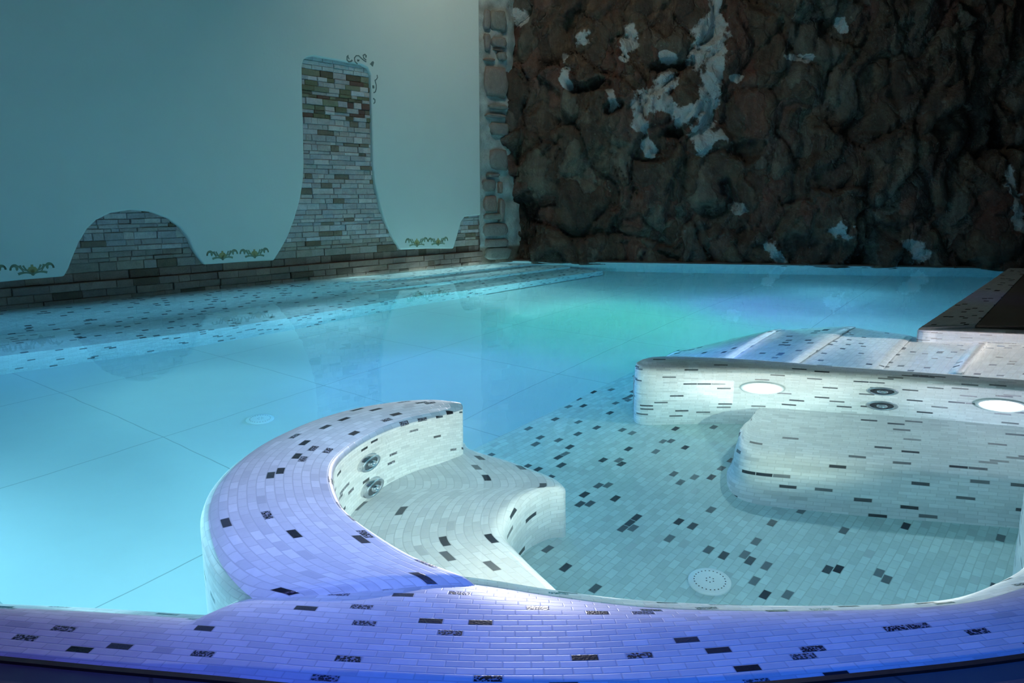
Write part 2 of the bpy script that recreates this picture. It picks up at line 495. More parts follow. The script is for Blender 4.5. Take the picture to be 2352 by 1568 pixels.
# main pool floor of large pale slabs
F1, F2 = at(374, 1004, POOL_Z), at(303, 1312, POOL_Z)
L1 = (at(691, 905, POOL_Z) - at(0, 1128, POOL_Z)); tang = math.atan2(L1.y, L1.x)
floor_mat = large_tiles('pale_pool_slabs', (.66, .70, .68), (1.22, 1.22), tang, (F1.x, F1.y))
v = [(-9, .8, POOL_Z), (10, .8, POOL_Z), (10, 13, POOL_Z), (-9, 13, POOL_Z), (-9, .8, POOL_Z - .1), (10, .8, POOL_Z - .1), (10, 13, POOL_Z - .1), (-9, 13, POOL_Z - .1)]
tag(link('floor', v, [(0, 1, 2, 3), (7, 6, 5, 4), (0, 4, 5, 1), (1, 5, 6, 2), (2, 6, 7, 3), (3, 7, 4, 0)], floor_mat), kind='structure')

# water body
zb = POOL_Z - .05
v = [(-9.2, .9, 0), (9.8, .9, 0), (9.8, 13, 0), (-9.2, 13, 0), (-9.2, .9, zb), (9.8, .9, zb), (9.8, 13, zb), (-9.2, 13, zb)]
wat = link('pool_water', v, [(0, 1, 2, 3), (7, 6, 5, 4), (0, 4, 5, 1), (1, 5, 6, 2), (2, 6, 7, 3), (3, 7, 4, 0)], M['water'])
tag(wat, 'still clear turquoise water filling the whole pool', 'water', kind='stuff')

# ceiling
v = [(-11, -1, TOP), (11, -1, TOP), (11, 14, TOP), (-11, 14, TOP), (-11, -1, TOP + .15), (11, -1, TOP + .15), (11, 14, TOP + .15), (-11, 14, TOP + .15)]
tag(link('ceiling', v, [(0, 1, 2, 3), (7, 6, 5, 4), (0, 4, 5, 1), (1, 5, 6, 2), (2, 6, 7, 3), (3, 7, 4, 0)], M['ceiling']), kind='structure')

# ------------------------------------------------------------------ plaster with openings
PO = .07
pix = [(-10, 649), (60, 642), (148, 635), (158, 617), (168, 590), (182, 557), (200, 527), (222, 505), (255, 489), (300, 482), (345, 486), (385, 501), (415, 523), (433, 548),
       (443, 572), (456, 592), (470, 608), (550, 602), (630, 598), (646, 572), (662, 543), (678, 500), (690, 458), (697, 415), (699, 375), (697, 290), (695, 205), (694, 152),
       (698, 138), (707, 131), (722, 129), (760, 136), (800, 143), (830, 148), (845, 156), (852, 172), (854, 240), (856, 320), (857, 372), (862, 420), (872, 466), (885, 508),
       (900, 540), (920, 573), (980, 571), (1042, 571), (1050, 545), (1060, 510), (1068, 498), (1104, 494)]
outl = [on_wall(x, y, PO) for x, y in pix]
s_end = on_wall(1103, 300, PO)[0]
outl[-1] = (s_end, outl[-1][1])
poly = [(-6.4, outl[0][1])] + outl + [(s_end, TOP - .01), (-6.4, TOP - .01)]
fr = [wallp(s, z, PO) for s, z in poly]; bk = [wallp(s, z, .002) for s, z in poly]; n = len(fr)
tris = tessellate_polygon([[Vector((s, z, 0)) for s, z in poly]])
pl = link('wall_left_plaster', fr + bk, [tuple(t) for t in tris] + [(i, (i + 1) % n, n + (i + 1) % n, n + i) for i in range(n)], M['plaster'])
bm = bmesh.new(); bm.from_mesh(pl.data); bmesh.ops.recalc_face_normals(bm, faces=bm.faces)
bmesh.ops.dissolve_limit(bm, angle_limit=.01, verts=bm.verts, edges=[e for e in bm.edges if all(abs((v.co - WA).dot(wn) - PO) < 1e-3 for v in e.verts) and len(e.link_faces) == 2 and e.calc_face_angle(9) < .01])
bm.to_mesh(pl.data); bm.free()
md = pl.modifiers.new('soft_edge', 'BEVEL'); md.width = .02; md.segments = 3; md.limit_method = 'ANGLE'; md.angle_limit = math.radians(50)
tag(pl, kind='structure')

# split-face stone cladding seen in the openings and along the foot of the wall
def in_band(s0, s1, z0):
    return any(not (s1 < a or s0 > b) and z0 < h for a, b, h in regions)


sn = [on_wall(x, 560, 0)[0] for x in (140, 480, 600, 940, 1030, 1120)]
regions = [(-6.3, sn[5] + .15, .62), (sn[0] - .2, sn[1] + .2, 1.35), (sn[2] - .2, sn[3] + .2, 4.2), (sn[4], sn[5] + .15, 1.3)]
band_lo = min(on_wall(0, 649, PO)[1], on_wall(550, 603, PO)[1], on_wall(980, 572, PO)[1])
verts = []; faces = []; tone = []
rs = random.Random(11)
z = -.12; ntop = on_wall(775, 175)[1]
while z < 4.2:
    h = rs.choice((.04, .05, .06, .06, .075)) if z > .3 else rs.choice((.06, .075, .09))
    s = -6.3
    while s < sn[5] + .15:
        wdt = rs.uniform(.07, .24) if z > .3 else rs.uniform(.12, .34)
        if in_band(s, s + wdt, z):
            dp = rs.uniform(.012, .034); g = .001
            if z + h < band_lo: dp = rs.uniform(.06, .088)
            gray = rs.choice((.25, .28, .30, .33, .27, .38))
            warm = rs.random()
            c = (gray * (1.32 + .14 * warm), gray * (1.18 + .02 * warm), gray * (1.22 - .12 * warm))
            if rs.random() < .08: c = (.17, .12, .085)
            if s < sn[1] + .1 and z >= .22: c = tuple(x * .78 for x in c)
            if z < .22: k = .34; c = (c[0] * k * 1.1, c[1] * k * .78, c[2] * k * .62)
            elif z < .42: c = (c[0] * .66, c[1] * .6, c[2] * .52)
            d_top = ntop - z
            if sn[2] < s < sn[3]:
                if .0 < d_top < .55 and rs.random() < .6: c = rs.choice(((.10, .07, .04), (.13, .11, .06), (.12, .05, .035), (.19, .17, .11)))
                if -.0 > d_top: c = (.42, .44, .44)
            b = len(verts); e = .006
            for off, ins in ((dp, e), (dp - e, 0), (0, 0)):
                for ss, zz in ((s + g + ins, z + g + ins), (s + wdt - g - ins, z + g + ins), (s + wdt - g - ins, z + h - g - ins), (s + g + ins, z + h - g - ins)):
                    j = rs.uniform(-.003, .003) if off > 0 else 0
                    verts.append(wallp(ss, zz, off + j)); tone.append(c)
            faces.append((b, b + 1, b + 2, b + 3))
            for L in (0, 4):
                for k in range(4):
                    faces.append((b + L + k, b + L + (k + 1) % 4, b + L + 4 + (k + 1) % 4, b + L + 4 + k))
        s += wdt
    z += h
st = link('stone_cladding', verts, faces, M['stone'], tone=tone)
bm = bmesh.new(); bm.from_mesh(st.data); bmesh.ops.recalc_face_normals(bm, faces=bm.faces); bm.to_mesh(st.data); bm.free()
st.name = 'wall_left_stone'; tag(st, kind='structure')

# ------------------------------------------------------------------ stencilled scrolls on the plaster
def ribbon(verts, faces, pts, w0, w1, off):
    b = len(verts); m = len(pts)
    for i, (x, y) in enumerate(pts):
        x2, y2 = pts[min(i + 1, m - 1)]; x1, y1 = pts[max(i - 1, 0)]
        tx, ty = x2 - x1, y2 - y1; L = math.hypot(tx, ty) or 1
        ww = (w0 + (w1 - w0) * i / (m - 1)) / 2
        for sg in (1, -1):
            for o_ in (off, off - .003):
                verts.append(wallp(x - ty / L * ww * sg, y + tx / L * ww * sg, o_))
    for i in range(m - 1):
        p = b + i * 4; q = p + 4
        faces += [(p, p + 2, q + 2, q), (p, q, q + 1, p + 1), (p + 2, p + 3, q + 3, q + 2)]
    faces += [(b, b + 1, b + 3, b + 2), (b + 4 * m - 4, b + 4 * m - 2, b + 4 * m - 1, b + 4 * m - 3)]


def spiral(cx, cy, r0, r1, a0, a1, n=16):
    return [(cx + (r0 + (r1 - r0) * i / n) * math.cos(a0 + (a1 - a0) * i / n), cy + (r0 + (r1 - r0) * i / n) * math.sin(a0 + (a1 - a0) * i / n)) for i in range(n + 1)]


def bez(p, q, r_, n=10):
    return [((1 - t) ** 2 * p[0] + 2 * t * (1 - t) * q[0] + t * t * r_[0], (1 - t) ** 2 * p[1] + 2 * t * (1 - t) * q[1] + t * t * r_[1]) for t in [i / n for i in range(n + 1)]]


def scroll(px0, px1, py, label):
    """Lotus between two volutes, width from px0 to px1, centred on row py."""
    (s0, z0), (s1, z1) = on_wall(px0, py, PO), on_wall(px1, py, PO)
    cs, cz, W = (s0 + s1) / 2, (z0 + z1) / 2, (s1 - s0) / 2
    root = empty('scroll_ornament', wallp(cs, cz, PO)); tag(root, label, 'wall stencil', 'gold and green lotus stencils along the foot of the plaster')
    off = PO + .003

    def tr(pts): return [(cs + x * W, cz + y * W) for x, y in pts]
    v, f = [], []
    for sg in (-1, 1):
        m_ = lambda pts: tr([(x * sg, y) for x, y in pts])
        ribbon(v, f, m_(spiral(.80, .06, .22, .06, -.3, PI * 1.25)), .014, .024, off)
        ribbon(v, f, m_(bez((1.0, .02), (.98, .30), (.76, .28)) + bez((.76, .28), (.60, .20), (.42, -.12))), .016, .008, off)
        ribbon(v, f, m_(bez((.05, -.26), (.30, -.08), (.68, -.22))), .010, .022, off)
        ribbon(v, f, m_(bez((.05, -.20), (.25, -.16), (.42, .22))), .008, .016, off)
        ribbon(v, f, m_(bez((.30, -.05), (.52, .0), (.56, .24))), .008, .020, off)
    ribbon(v, f, tr(spiral(0, -.26, .04, .03, 0, 2 * PI, 8)), .02, .02, off)
    link('scroll', v, f, M['green'], root)
    v, f = [], []
    for a in (-.95, -.5, 0, .5, .95):
        ln = .34 if a == 0 else .27
        ribbon(v, f, tr([(math.sin(a) * t * ln, -.18 + math.cos(a) * t * ln * 1.25) for t in (0, .3, .6, .85, 1)][:4] + [(math.sin(a) * ln, -.18 + math.cos(a) * ln * 1.25)]), .02, .02, off)
    link('lotus_flower', v, f, M['gold'], root)
    for c in root.children: c.matrix_parent_inverse = Matrix.Translation(-root.location)


scroll(-78, 13, 622, 'gold and green lotus stencil on plaster, cut off by the left edge')
scroll(24, 123, 618, 'large gold lotus stencil on plaster left of the round stone dome')
scroll(476, 545, 585, 'gold lotus stencil just right of the stone dome')
scroll(552, 616, 581, 'gold lotus stencil left of the tall stone chimney shape')
scroll(932, 982, 556, 'small gold lotus stencil just right of the tall stone shape')
scroll(984, 1028, 554, 'small gold lotus stencil nearest the corner pier')

root = empty('scroll_ornament', wallp(*on_wall(830, 150, PO), PO)); tag(root, 'dark curled scroll stencil above the top right of the tall stone opening', 'wall stencil')
v, f = [], []


def pxs(pts): return [on_wall(x, y, PO) for x, y in pts]


ribbon(v, f, pxs([(802, 136), (799, 130), (800, 127), (797, 130), (797, 138), (801, 142), (806, 141), (809, 138)]), .012, .02, PO + .003)
ribbon(v, f, pxs([(821, 147), (815, 141), (814, 133), (818, 128), (824, 128), (830, 134), (836, 139), (841, 142)]), .014, .014, PO + .003)
ribbon(v, f, pxs([(823, 141), (822, 138), (824, 137), (822, 139)]), .03, .03, PO + .003)
ribbon(v, f, pxs([(841, 138), (835, 133), (834, 127), (838, 125), (841, 128), (840, 132)]), .014, .02, PO + .003)
c = link('scroll', v, f, M['grey'], root); c.matrix_parent_inverse = Matrix.Translation(-root.location)
root = empty('scroll_ornament', wallp(*on_wall(861, 200, PO), PO)); tag(root, 'thin dark scroll stencil running down the right side of the tall stone opening', 'wall stencil')
v, f = [], []
ribbon(v, f, pxs([(853, 150), (856, 144), (858, 142)]), .05, .02, PO + .003)
c = link('leaf', v, f, M['grey'], root); c.matrix_parent_inverse = Matrix.Translation(-root.location)
v, f = [], []
ribbon(v, f, pxs([(866, 172), (867, 178), (864, 183), (861, 184)]), .012, .012, PO + .003)
ribbon(v, f, pxs([(861, 184), (864, 195), (864, 204), (862, 211), (858, 213)]), .014, .014, PO + .003)
ribbon(v, f, pxs([(857, 196), (857.5, 201), (858, 203)]), .03, .03, PO + .003)
c = link('scroll', v, f, M['grey'], root); c.matrix_parent_inverse = Matrix.Translation(-root.location)
v, f = [], []
ribbon(v, f, pxs([(857, 226), (861, 229), (861, 235), (858, 238)]), .02, .012, PO + .003)
c = link('scroll', v, f, M['grey'], root); c.matrix_parent_inverse = Matrix.Translation(-root.location)

# ------------------------------------------------------------------ corner pier of mortared stones
pd = (PIER - CORNER); pd.z = 0; plen = pd.length; pd.normalize(); pn = Vector((pd.y, -pd.x, 0))


def on_pier(px, py):
    d = ray(px, py); t = ((CORNER - Vector((0, 0, EYE))).dot(pn)) / d.dot(pn)
    p = Vector((0, 0, EYE)) + d * t; return (p - CORNER).dot(pd), p.z


def pierp(s, z, off): p = CORNER + pd * s + pn * off; return Vector((p.x, p.y, z))


pier_root = empty('corner_pier', CORNER); 
tag(pier_root, 'narrow masonry pier of reddish stones in pale mortar at the room corner', 'pier')
verts, faces, tone = [], [], []
nsx, nsz = 16, 150
for j in range(nsz + 1):
    z = -.15 + (TOP - .02 + .15) * j / nsz
    wv = plen * (.86 + .10 * noise.noise(Vector((0, z * 1.3, 3))) + (.12 if z < .9 else 0))
    for i in range(nsx + 1):
        s = -.02 + (wv + .02) * i / nsx
        off = .05 + .04 * noise.noise(Vector((s * 5, z * 5, 0))) + .02 * noise.noise(Vector((s * 18, z * 18, 0))) - .30 * max(0, i / nsx - .75)
        verts.append(pierp(s, z, off))
        g = .27 + .14 * noise.noise(Vector((s * 7, z * 7, 9)))
        c = (g, g * 1.02, g * .95)
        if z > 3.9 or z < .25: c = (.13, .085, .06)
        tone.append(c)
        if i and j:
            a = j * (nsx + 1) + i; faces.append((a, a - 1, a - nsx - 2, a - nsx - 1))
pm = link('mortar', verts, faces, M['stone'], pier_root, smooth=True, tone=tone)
verts, faces, tone = [], [], []
ZS = .3953
stl = [(62, 60, 98, 178), (62, 340, 122, 362), (138, 305, 190, 360), (120, 290, 165, 302), (62, 388, 195, 575), (85, 608, 200, 642), (100, 712, 208, 792), (95, 872, 200, 985), (86, 1008, 150, 1030),
       (58, 1042, 130, 1112), (144, 1058, 166, 1122), (66, 1138, 136, 1225), (66, 1240, 180, 1275), (60, 1300, 205, 1365), (64, 1390, 205, 1430), (70, 1440, 215, 1500), (150, 1150, 180, 1290), (70, 660, 190, 690), (66, 200, 96, 300), (110, 215, 190, 285), (100, 60, 190, 190)]
for (x0, y0, x1, y1) in stl:
    s0, z1 = on_pier(1080 + x0 * ZS, y0 * ZS); s1, z0 = on_pier(1080 + x1 * ZS, y1 * ZS)
    cs, cz, hs, hz = (s0 + s1) / 2, (z0 + z1) / 2, (s1 - s0) / 2, (z1 - z0) / 2
    verts, faces, tone = [], [], []; b = 0; K = 14; rr = rs.random() * 50
    colr = rs.choice(((.17, .13, .11), (.16, .135, .12), (.19, .125, .10), (.15, .14, .12)))
    verts.append(pierp(cs, cz, .118)); tone.append(colr)
    for ring, (sc_, of) in enumerate(((.6, .115), (.9, .11), (1.0, .085), (1.03, .02))):
        for k in range(K):
            a = 2 * PI * k / K; ca, sa = math.cos(a), math.sin(a)
            sq = 1 / max(abs(ca), abs(sa)) ** .9
            jj = 1 + .22 * noise.noise(Vector((ca * 1.5 + rr, sa * 1.5, ring * .2)))
            verts.append(pierp(cs + ca * sq * hs * sc_ * jj, cz + sa * sq * hz * sc_ * jj, of + .02 * noise.noise(Vector((a + rr, ring, 0))))); tone.append(colr)
    for k in range(K): faces.append((b, b + 1 + k, b + 1 + (k + 1) % K))
    for ring in range(3):
        for k in range(K):
            p = b + 1 + ring * K
            faces.append((p + k, p + K + k, p + K + (k + 1) % K, p + (k + 1) % K))
    link('stone', verts, faces, M['stone'], pier_root, smooth=True, tone=tone)
for c in pier_root.children: c.matrix_parent_inverse = Matrix.Translation(-pier_root.location)

# ------------------------------------------------------------------ rock wall
def on_rock(px, py):
    d = ray(px, py); t = ((RA - Vector((0, 0, EYE))).dot(rn)) / d.dot(rn)
    p = Vector((0, 0, EYE)) + d * t; return (p - RA).dot(rd), p.z


def segd(p, a, b):
    ax, ay = a; bx, by = b; t = max(0, min(1, ((p[0] - ax) * (bx - ax) + (p[1] - ay) * (by - ay)) / ((bx - ax) ** 2 + (by - ay) ** 2 + 1e-9)))
    return math.hypot(p[0] - ax - t * (bx - ax), p[1] - ay - t * (by - ay))


lime = [((1640, 0), (1625, 60), .12), ((1625, 60), (1610, 130), .22), ((1650, 60), (1640, 160), .16), ((1640, 160), (1625, 250), .17), ((1630, 240), (1610, 300), .20), ((1620, 290), (1622, 345), .15), ((1605, 250), (1560, 262), .13),
        ((1560, 262), (1520, 235), .14), ((1530, 190), (1475, 235), .20), ((1475, 235), (1470, 290), .12), ((1450, 70), (1445, 100), .13), ((1440, 100), (1436, 135), .07), ((1520, 125), (1545, 130), .08),
        ((1405, 220), (1410, 240), .10), ((1655, 310), (1670, 320), .09), ((1480, 330), (1500, 345), .10), ((1685, 175), (1700, 180), .06), ((1930, 50), (1935, 60), .07), ((1180, 30), (1190, 40), .14), ((1790, 130), (1860, 135), .05),
        ((1920, 530), (1930, 540), .12), ((2090, 560), (2110, 590), .14), ((1770, 570), (1800, 600), .10), ((2310, 400), (2325, 520), .10), ((1690, 475), (1700, 490), .07), ((1340, 90), (1350, 100), .10), ((1295, 130), (1300, 200), .07)]
limes = [(on_rock(*a), on_rock(*b), r_) for a, b, r_ in lime]
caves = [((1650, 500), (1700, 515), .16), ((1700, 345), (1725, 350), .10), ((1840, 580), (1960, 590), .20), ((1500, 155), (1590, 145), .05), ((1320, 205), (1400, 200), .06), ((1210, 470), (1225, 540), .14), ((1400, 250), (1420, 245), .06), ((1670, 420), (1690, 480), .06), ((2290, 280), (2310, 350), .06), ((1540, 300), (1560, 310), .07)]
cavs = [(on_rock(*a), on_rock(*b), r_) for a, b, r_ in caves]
nsx, nsz = 330, 220; S0, S1, Z0, Z1 = -.25, 9.5, -.35, TOP + .05
verts, faces, tone = [], [], []
for j in range(nsz + 1):
    z = Z0 + (Z1 - Z0) * j / nsz
    for i in range(nsx + 1):
        s = S0 + (S1 - S0) * i / nsx
        p = Vector((s, z, 0))
        wp = p + Vector((noise.noise(p * 1.7) * .28, noise.noise(p * 1.7 + Vector((9, 9, 9))) * .28, 0))
        off = 0
        for scl, amp in ((.8, .26), (1.9, .17), (4.2, .075)):
            q = Vector((wp.x * scl, wp.y * scl * .62, scl))
            dd, pp = noise.voronoi(q)
            hsh = noise.noise(pp[0] * 7.31 + Vector((3.3, 1.1, 0)))
            ed = min(1, (dd[1] - dd[0]) / .22)
            tilt = (q.x - pp[0].x) * noise.noise(pp[0] * 3.7) + (q.y - pp[0].y) * noise.noise(pp[0] * 5.1)
            off += amp * (.9 * hsh + .55 * (ed ** .6 - .6) + 1.1 * tilt)
        off += .035 * noise.turbulence(p * 4, 4, False) + .015 * noise.noise(p * 14)
        lm = 0; jl = .11 * noise.noise(p * 4.3) + .07 * noise.noise(p * 11) + .04 * noise.noise(p * 23)
        for a, b, r_ in limes:
            d_ = segd((wp.x * .15 + s * .85, wp.y * .15 + z * .85), a, b); lm = max(lm, 1 - d_ / (r_ * 1.5) + jl / (r_ + .08))
        cv = 0
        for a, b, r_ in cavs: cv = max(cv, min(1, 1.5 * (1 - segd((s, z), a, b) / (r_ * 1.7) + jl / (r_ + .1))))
        off -= .22 * cv
        off = max(off, -.45)
        q = RA + rd * s + rn * (off + .0)
        verts.append((q.x, q.y, z)); tone.append((max(0, lm), max(0, cv), 0))
        if i and j:
            a = j * (nsx + 1) + i; faces.append((a - 1, a, a - nsx - 1, a - nsx - 2))
rk = link('wall_back', verts, faces, M['rock'], smooth=True, tone=tone); tag(rk, kind='structure')
bm = bmesh.new(); bm.from_mesh(rk.data); bmesh.ops.recalc_face_normals(bm, faces=bm.faces)
bm.to_mesh(rk.data); bm.free()
# low coping strip where the rock meets the water
o = quad('trim_1', RA + rn * .10 - rd * .4, RA + rd * 9.5 + rn * .10, -.012, .02, M['coping'], .6, rn); tag(o, kind='structure')
o = quad('wall_basin', RA + rn * .09 - rd * .4, RA + rd * 9.5 + rn * .09, POOL_Z, -.013, simple('pale_basin_tile', (.55, .6, .6), .4, 0, 3, .06), .5, rn); tag(o, kind='structure')

# ------------------------------------------------------------------ underwater steps along the plaster wall
def smooth(t): t = max(0, min(1, t)); return t * t * (3 - 2 * t)


verts, faces, uvs = [], [], []
sA, sB = -4.5, (CORNER - WA).dot(wd) + .9
e0 = at(665, 727, -.75); wid = -(e0 - WA).dot(-wn)
ns = 180; prof = []
W1, W2, W3 = wid * .30, wid * .64, wid
ds = [0.0, .02] + [W1 * k / 5 for k in range(1, 5)] + [W1 - .02, W1 - .006, W1 + .02] + [W1 + (W2 - W1) * k / 5 for k in range(1, 5)] + [W2 - .02, W2 - .006, W2 + .02] + [W2 + (W3 - W2) * k / 5 for k in range(1, 5)] + [W3 - .02, W3 - .006, W3 + .02]
for i in range(ns + 1):
    s = sA + (sB - sA) * i / ns
    ln = 1 - smooth((s - 3.0) / 1.6)                    # 1 where the reclining ledge is, 0 where the steps are
    acc = 0; last = None
    for k, d_ in enumerate(ds):
        if d_ < W1 - .01: zs = -.34
        elif d_ < W2 - .01: zs = -.55
        elif d_ < W3 - .01: zs = -.76
        else: zs = POOL_Z
        x = d_ / W3
        zl = -.10 - .62 * smooth(x * 1.02) + .07 * math.sin(x * PI * 3.0)
        if d_ > W3: zl = POOL_Z
        z = zs * (1 - ln) + zl * ln
        wl = 1 + .06 * math.sin(s * 1.1) * ln
        p = wallp(s, z, d_ * wl)
        if last is not None: acc += (p - last).length
        last = p
        verts.append(p); uvs.append((s, acc))
        if i and k:
            m = len(ds); a = i * m + k; faces.append((a, a - 1, a - m - 1, a - m))
so = link('step_ledge', verts, faces, M['steps'], uvs=uvs)
bm = bmesh.new(); bm.from_mesh(so.data); bmesh.ops.recalc_face_normals(bm, faces=bm.faces); bm.to_mesh(so.data); bm.free()
for k_, s_ in enumerate((4.0, 5.0, 6.0, 7.0)):
    lamp('POINT', 'step_fill_%s' % 'abcd'[k_], wallp(s_, -.06, .20), (.55, .95, 1.0), (9, 18, 22, 24)[k_], 0.0)  # unseen points added by the wall to light treads and shade risers
tag(so, 'long submerged mosaic steps and reclining ledge running along the plaster wall', 'pool steps')

# ------------------------------------------------------------------ spa basin floor
fl = [at(700, 1230, SPA_Z), at(1090, 1031, SPA_Z), at(1275, 941, SPA_Z), at(1458, 851, SPA_Z), at(1560, 803, SPA_Z)]
edge = catmull(fl, 6)
polyf = [(p.x, p.y) for p in edge] + [(5.2, edge[-1].y + .3), (5.2, .9), (-.7, .9)]
o = slab('spa_floor', polyf, SPA_Z, POOL_Z - .02, M['spafloor'], AX)
tag(o, 'pale green mosaic floor of the whirlpool bay with scattered dark tiles', 'pool floor')

# ------------------------------------------------------------------ front rim
ZR = .03
inner_px = [(-900, 1368), (-500, 1372), (-200, 1378), (0, 1385), (250, 1396), (500, 1411), (530, 1398), (560, 1378), (600, 1358), (660, 1346), (760, 1338), (880, 1330), (1000, 1315), (1120, 1326), (1270, 1350), (1450, 1372), (1700, 1386),
            (1900, 1388), (2060, 1384), (2180, 1371), (2270, 1340), (2352, 1292)]
inner = [at(x, y, -.08) for x, y in inner_px] + [Vector((1.62, 2.12, 0)), Vector((1.95, 2.65, 0)), Vector((2.6, 3.25, 0)), Vector((3.6, 3.7, 0))]
outer_px = [(-900, 1440), (-500, 1466), (-200, 1490), (0, 1510), (250, 1534), (500, 1556), (700, 1575), (950, 1590), (1150, 1596), (1400, 1592), (1650, 1577), (1850, 1560), (2050, 1540), (2200, 1524), (2352, 1504), (2550, 1474), (2800, 1430)]
outer = [at(x, y, ZR) for x, y in outer_px] + [Vector((2.6, 2.1, ZR)), Vector((3.4, 2.6, ZR)), Vector((4.4, 3.0, ZR))]
inner = catmull(inner, 6); outer = catmull(outer, 6)


def rim_strip(name, inn, out, mat, n, zi, parent=None):
    """Front rim: flat outer half, rolled down to the waterline on the pool side, then a wall to the floor."""
    inn = resample(inn, 260); out = resample(out, 260)
    # pair each inner point with the nearest outer one, kept monotone
    j = 0; pairs = []
    for i, p in enumerate(inn):
        best = j
        for k in range(j, min(len(out), j + 14)):
            if (out[k] - p).length < (out[best] - p).length: best = k
        j = best; pairs.append((i, j))
    verts, faces, uvs = [], [], []; ulen = 0
    js = [float(b) for a, b in pairs]
    for _ in range(30): js = [js[0]] + [(js[i - 1] + js[i] * 2 + js[i + 1]) / 4 for i in range(1, len(js) - 1)] + [js[-1]]
    O = [out[int(x)].lerp(out[min(len(out) - 1, int(x) + 1)], x - int(x)) for x in js]
    prev = None
    for i in range(len(inn)):
        a = Vector((inn[i].x, inn[i].y, 0)); b = Vector((O[i].x, O[i].y, 0)); d = b - a; W = d.length; dn = d / W
        if i: ulen += (b - Vector((O[i - 1].x, O[i - 1].y, 0))).length * .5 + (a - Vector((inn[i - 1].x, inn[i - 1].y, 0))).length * .5
        row = [a + Vector((0, 0, POOL_Z)), a + Vector((0, 0, -.7)), a + Vector((0, 0, -.25))]
        roll = min(.27, W * .6)
        # rolled shoulder: elliptical quarter
        for k in range(0, 13):
            th = PI / 2 * k / 12
            row.append(a + dn * roll * (1 - math.cos(th)) + Vector((0, 0, -.13 + (ZR + .13) * math.sin(th))))
        for k in range(1, 6): row.append(a + dn * (roll + (W - roll) * k / 5) + Vector((0, 0, ZR)))
        row.append(b + Vector((0, 0, ZR - .12)))
        m = len(row); vv = [0]
        for p, q in zip(row[::-1], row[::-1][1:]): vv.append(vv[-1] - (q - p).length)
        vv = vv[::-1]
        verts += row; uvs += [(ulen, x) for x in vv]
        if i:
            for q in range(m - 1):
                p = (i - 1) * m + q; faces.append((p, p + 1, p + m + 1, p + m))
    o = link(name, verts, faces, mat, parent, uvs, True)
    bm = bmesh.new(); bm.from_mesh(o.data); bmesh.ops.recalc_face_normals(bm, faces=bm.faces); bm.to_mesh(o.data); bm.free()
    return o


rim = rim_strip('pool_rim', inner, outer, M['rim'], 260, 0)
tag(rim, 'broad rounded white marble mosaic rim sweeping across the foreground', 'pool rim')

# brown edge strip and the paving in front of the rim
os_ = resample(outer, 240)
verts, faces = [], []
for i, p in enumerate(os_):
    t = (os_[min(i + 1, 239)] - os_[max(i - 1, 0)]).normalized(); nn = Vector((t.y, -t.x, 0))
    for off, z in ((-.002, ZR - .06), (-.002, ZR + .003), (.012, ZR + .003), (.012, ZR - .06)):
        q = p + nn * off; verts.append((q.x, q.y, z))
    if i:
        b = (i - 1) * 4
        for k in range(4): faces.append((b + k, b + (k + 1) % 4, b + 4 + (k + 1) % 4, b + 4 + k))
tag(link('trim_2', verts, faces, M['edge']), kind='structure')
polyd = [(p.x, p.y) for p in os_] + [(6, 2.6), (6, -2), (-6, -2), (-6, outer[0].y)]
pv = slab('floor_deck', polyd, ZR - .004, ZR - .1, large_tiles('grey_deck_paving', (.12, .11, .11), (.45, .45), .5, (0, 0), .005, .5), 0)
tag(pv, kind='structure')

# ------------------------------------------------------------------ curved backrest (left) and its seat
o_px = [(900, 1420), (740, 1410), (620, 1385), (570, 1362), (522, 1328), (480, 1272), (460, 1205), (459, 1150), (482, 1098), (530, 1048), (602, 1000), (700, 958), (800, 930), (900, 914), (980, 909), (1032, 913), (1056, 922), (1062, 932)]
i_px = [(1150, 1425), (1130, 1385), (1105, 1345), (1050, 1308), (950, 1268), (862, 1215), (802, 1170), (776, 1130), (765, 1085), (776, 1050), (820, 1013), (880, 982), (940, 962), (1000, 949), (1030, 942), (1050, 937), (1060, 934), (1063, 932)]
nz = len(o_px)


def zc(i): return .028 - .012 * smooth((i - 7) / 9) - .055 * smooth((2.9 - i) / 2.2)


A = catmull([at(x, y, max(0, zc(i))) * 1 for i, (x, y) in enumerate(o_px)], 8); B = catmull([at(x, y, max(0, zc(i))) for i, (x, y) in enumerate(i_px)], 8)
for L_ in (A, B):
    for k, p in enumerate(L_): p.z = zc(k / 8)
pen_inner = list(B)
pen = strip('curved_backrest', A, B, M['pen'], bot=(POOL_Z, SPA_Z - .02), r=(.09, .03), crown=.012, even=False, nx=12)
tag(pen, 'curved white mosaic backrest wall rising from the foreground rim, lit blue', 'backrest')

b_px = [(1220, 1430), (1160, 1390), (1030, 1330), (900, 1265), (805, 1200), (770, 1160), (785, 1122), (845, 1090), (915, 1062), (990, 1034), (1066, 1014)]
f_px = [(1330, 1410), (1300, 1358), (1262, 1322), (1215, 1276), (1172, 1236), (1160, 1205), (1178, 1165), (1222, 1132), (1290, 1128), (1302, 1118), (1262, 1082)]
f_px = [(1330, 1410), (1290, 1352), (1240, 1305), (1190, 1255), (1160, 1218), (1170, 1180), (1212, 1140), (1262, 1120), (1300, 1116), (1280, 1094), (1236, 1076), (1180, 1056), (1120, 1040), (1073, 1028)]
A = catmull([at(x, y, SEAT_Z) for x, y in b_px], 8); B = catmull([at(x, y, SEAT_Z) for x, y in f_px], 8)
# seat spreads under the backrest so no gap shows
A = [p + Vector((-.16, .05, 0)) if False else p for p in A]
seat = strip('spa_bench', A, B, M['seat'], n=100, bot=(SPA_Z, SPA_Z - .01), r=(.01, .06), nx=12)
tag(seat, 'submerged mosaic bench curving inside the blue lit backrest on the left', 'bench')

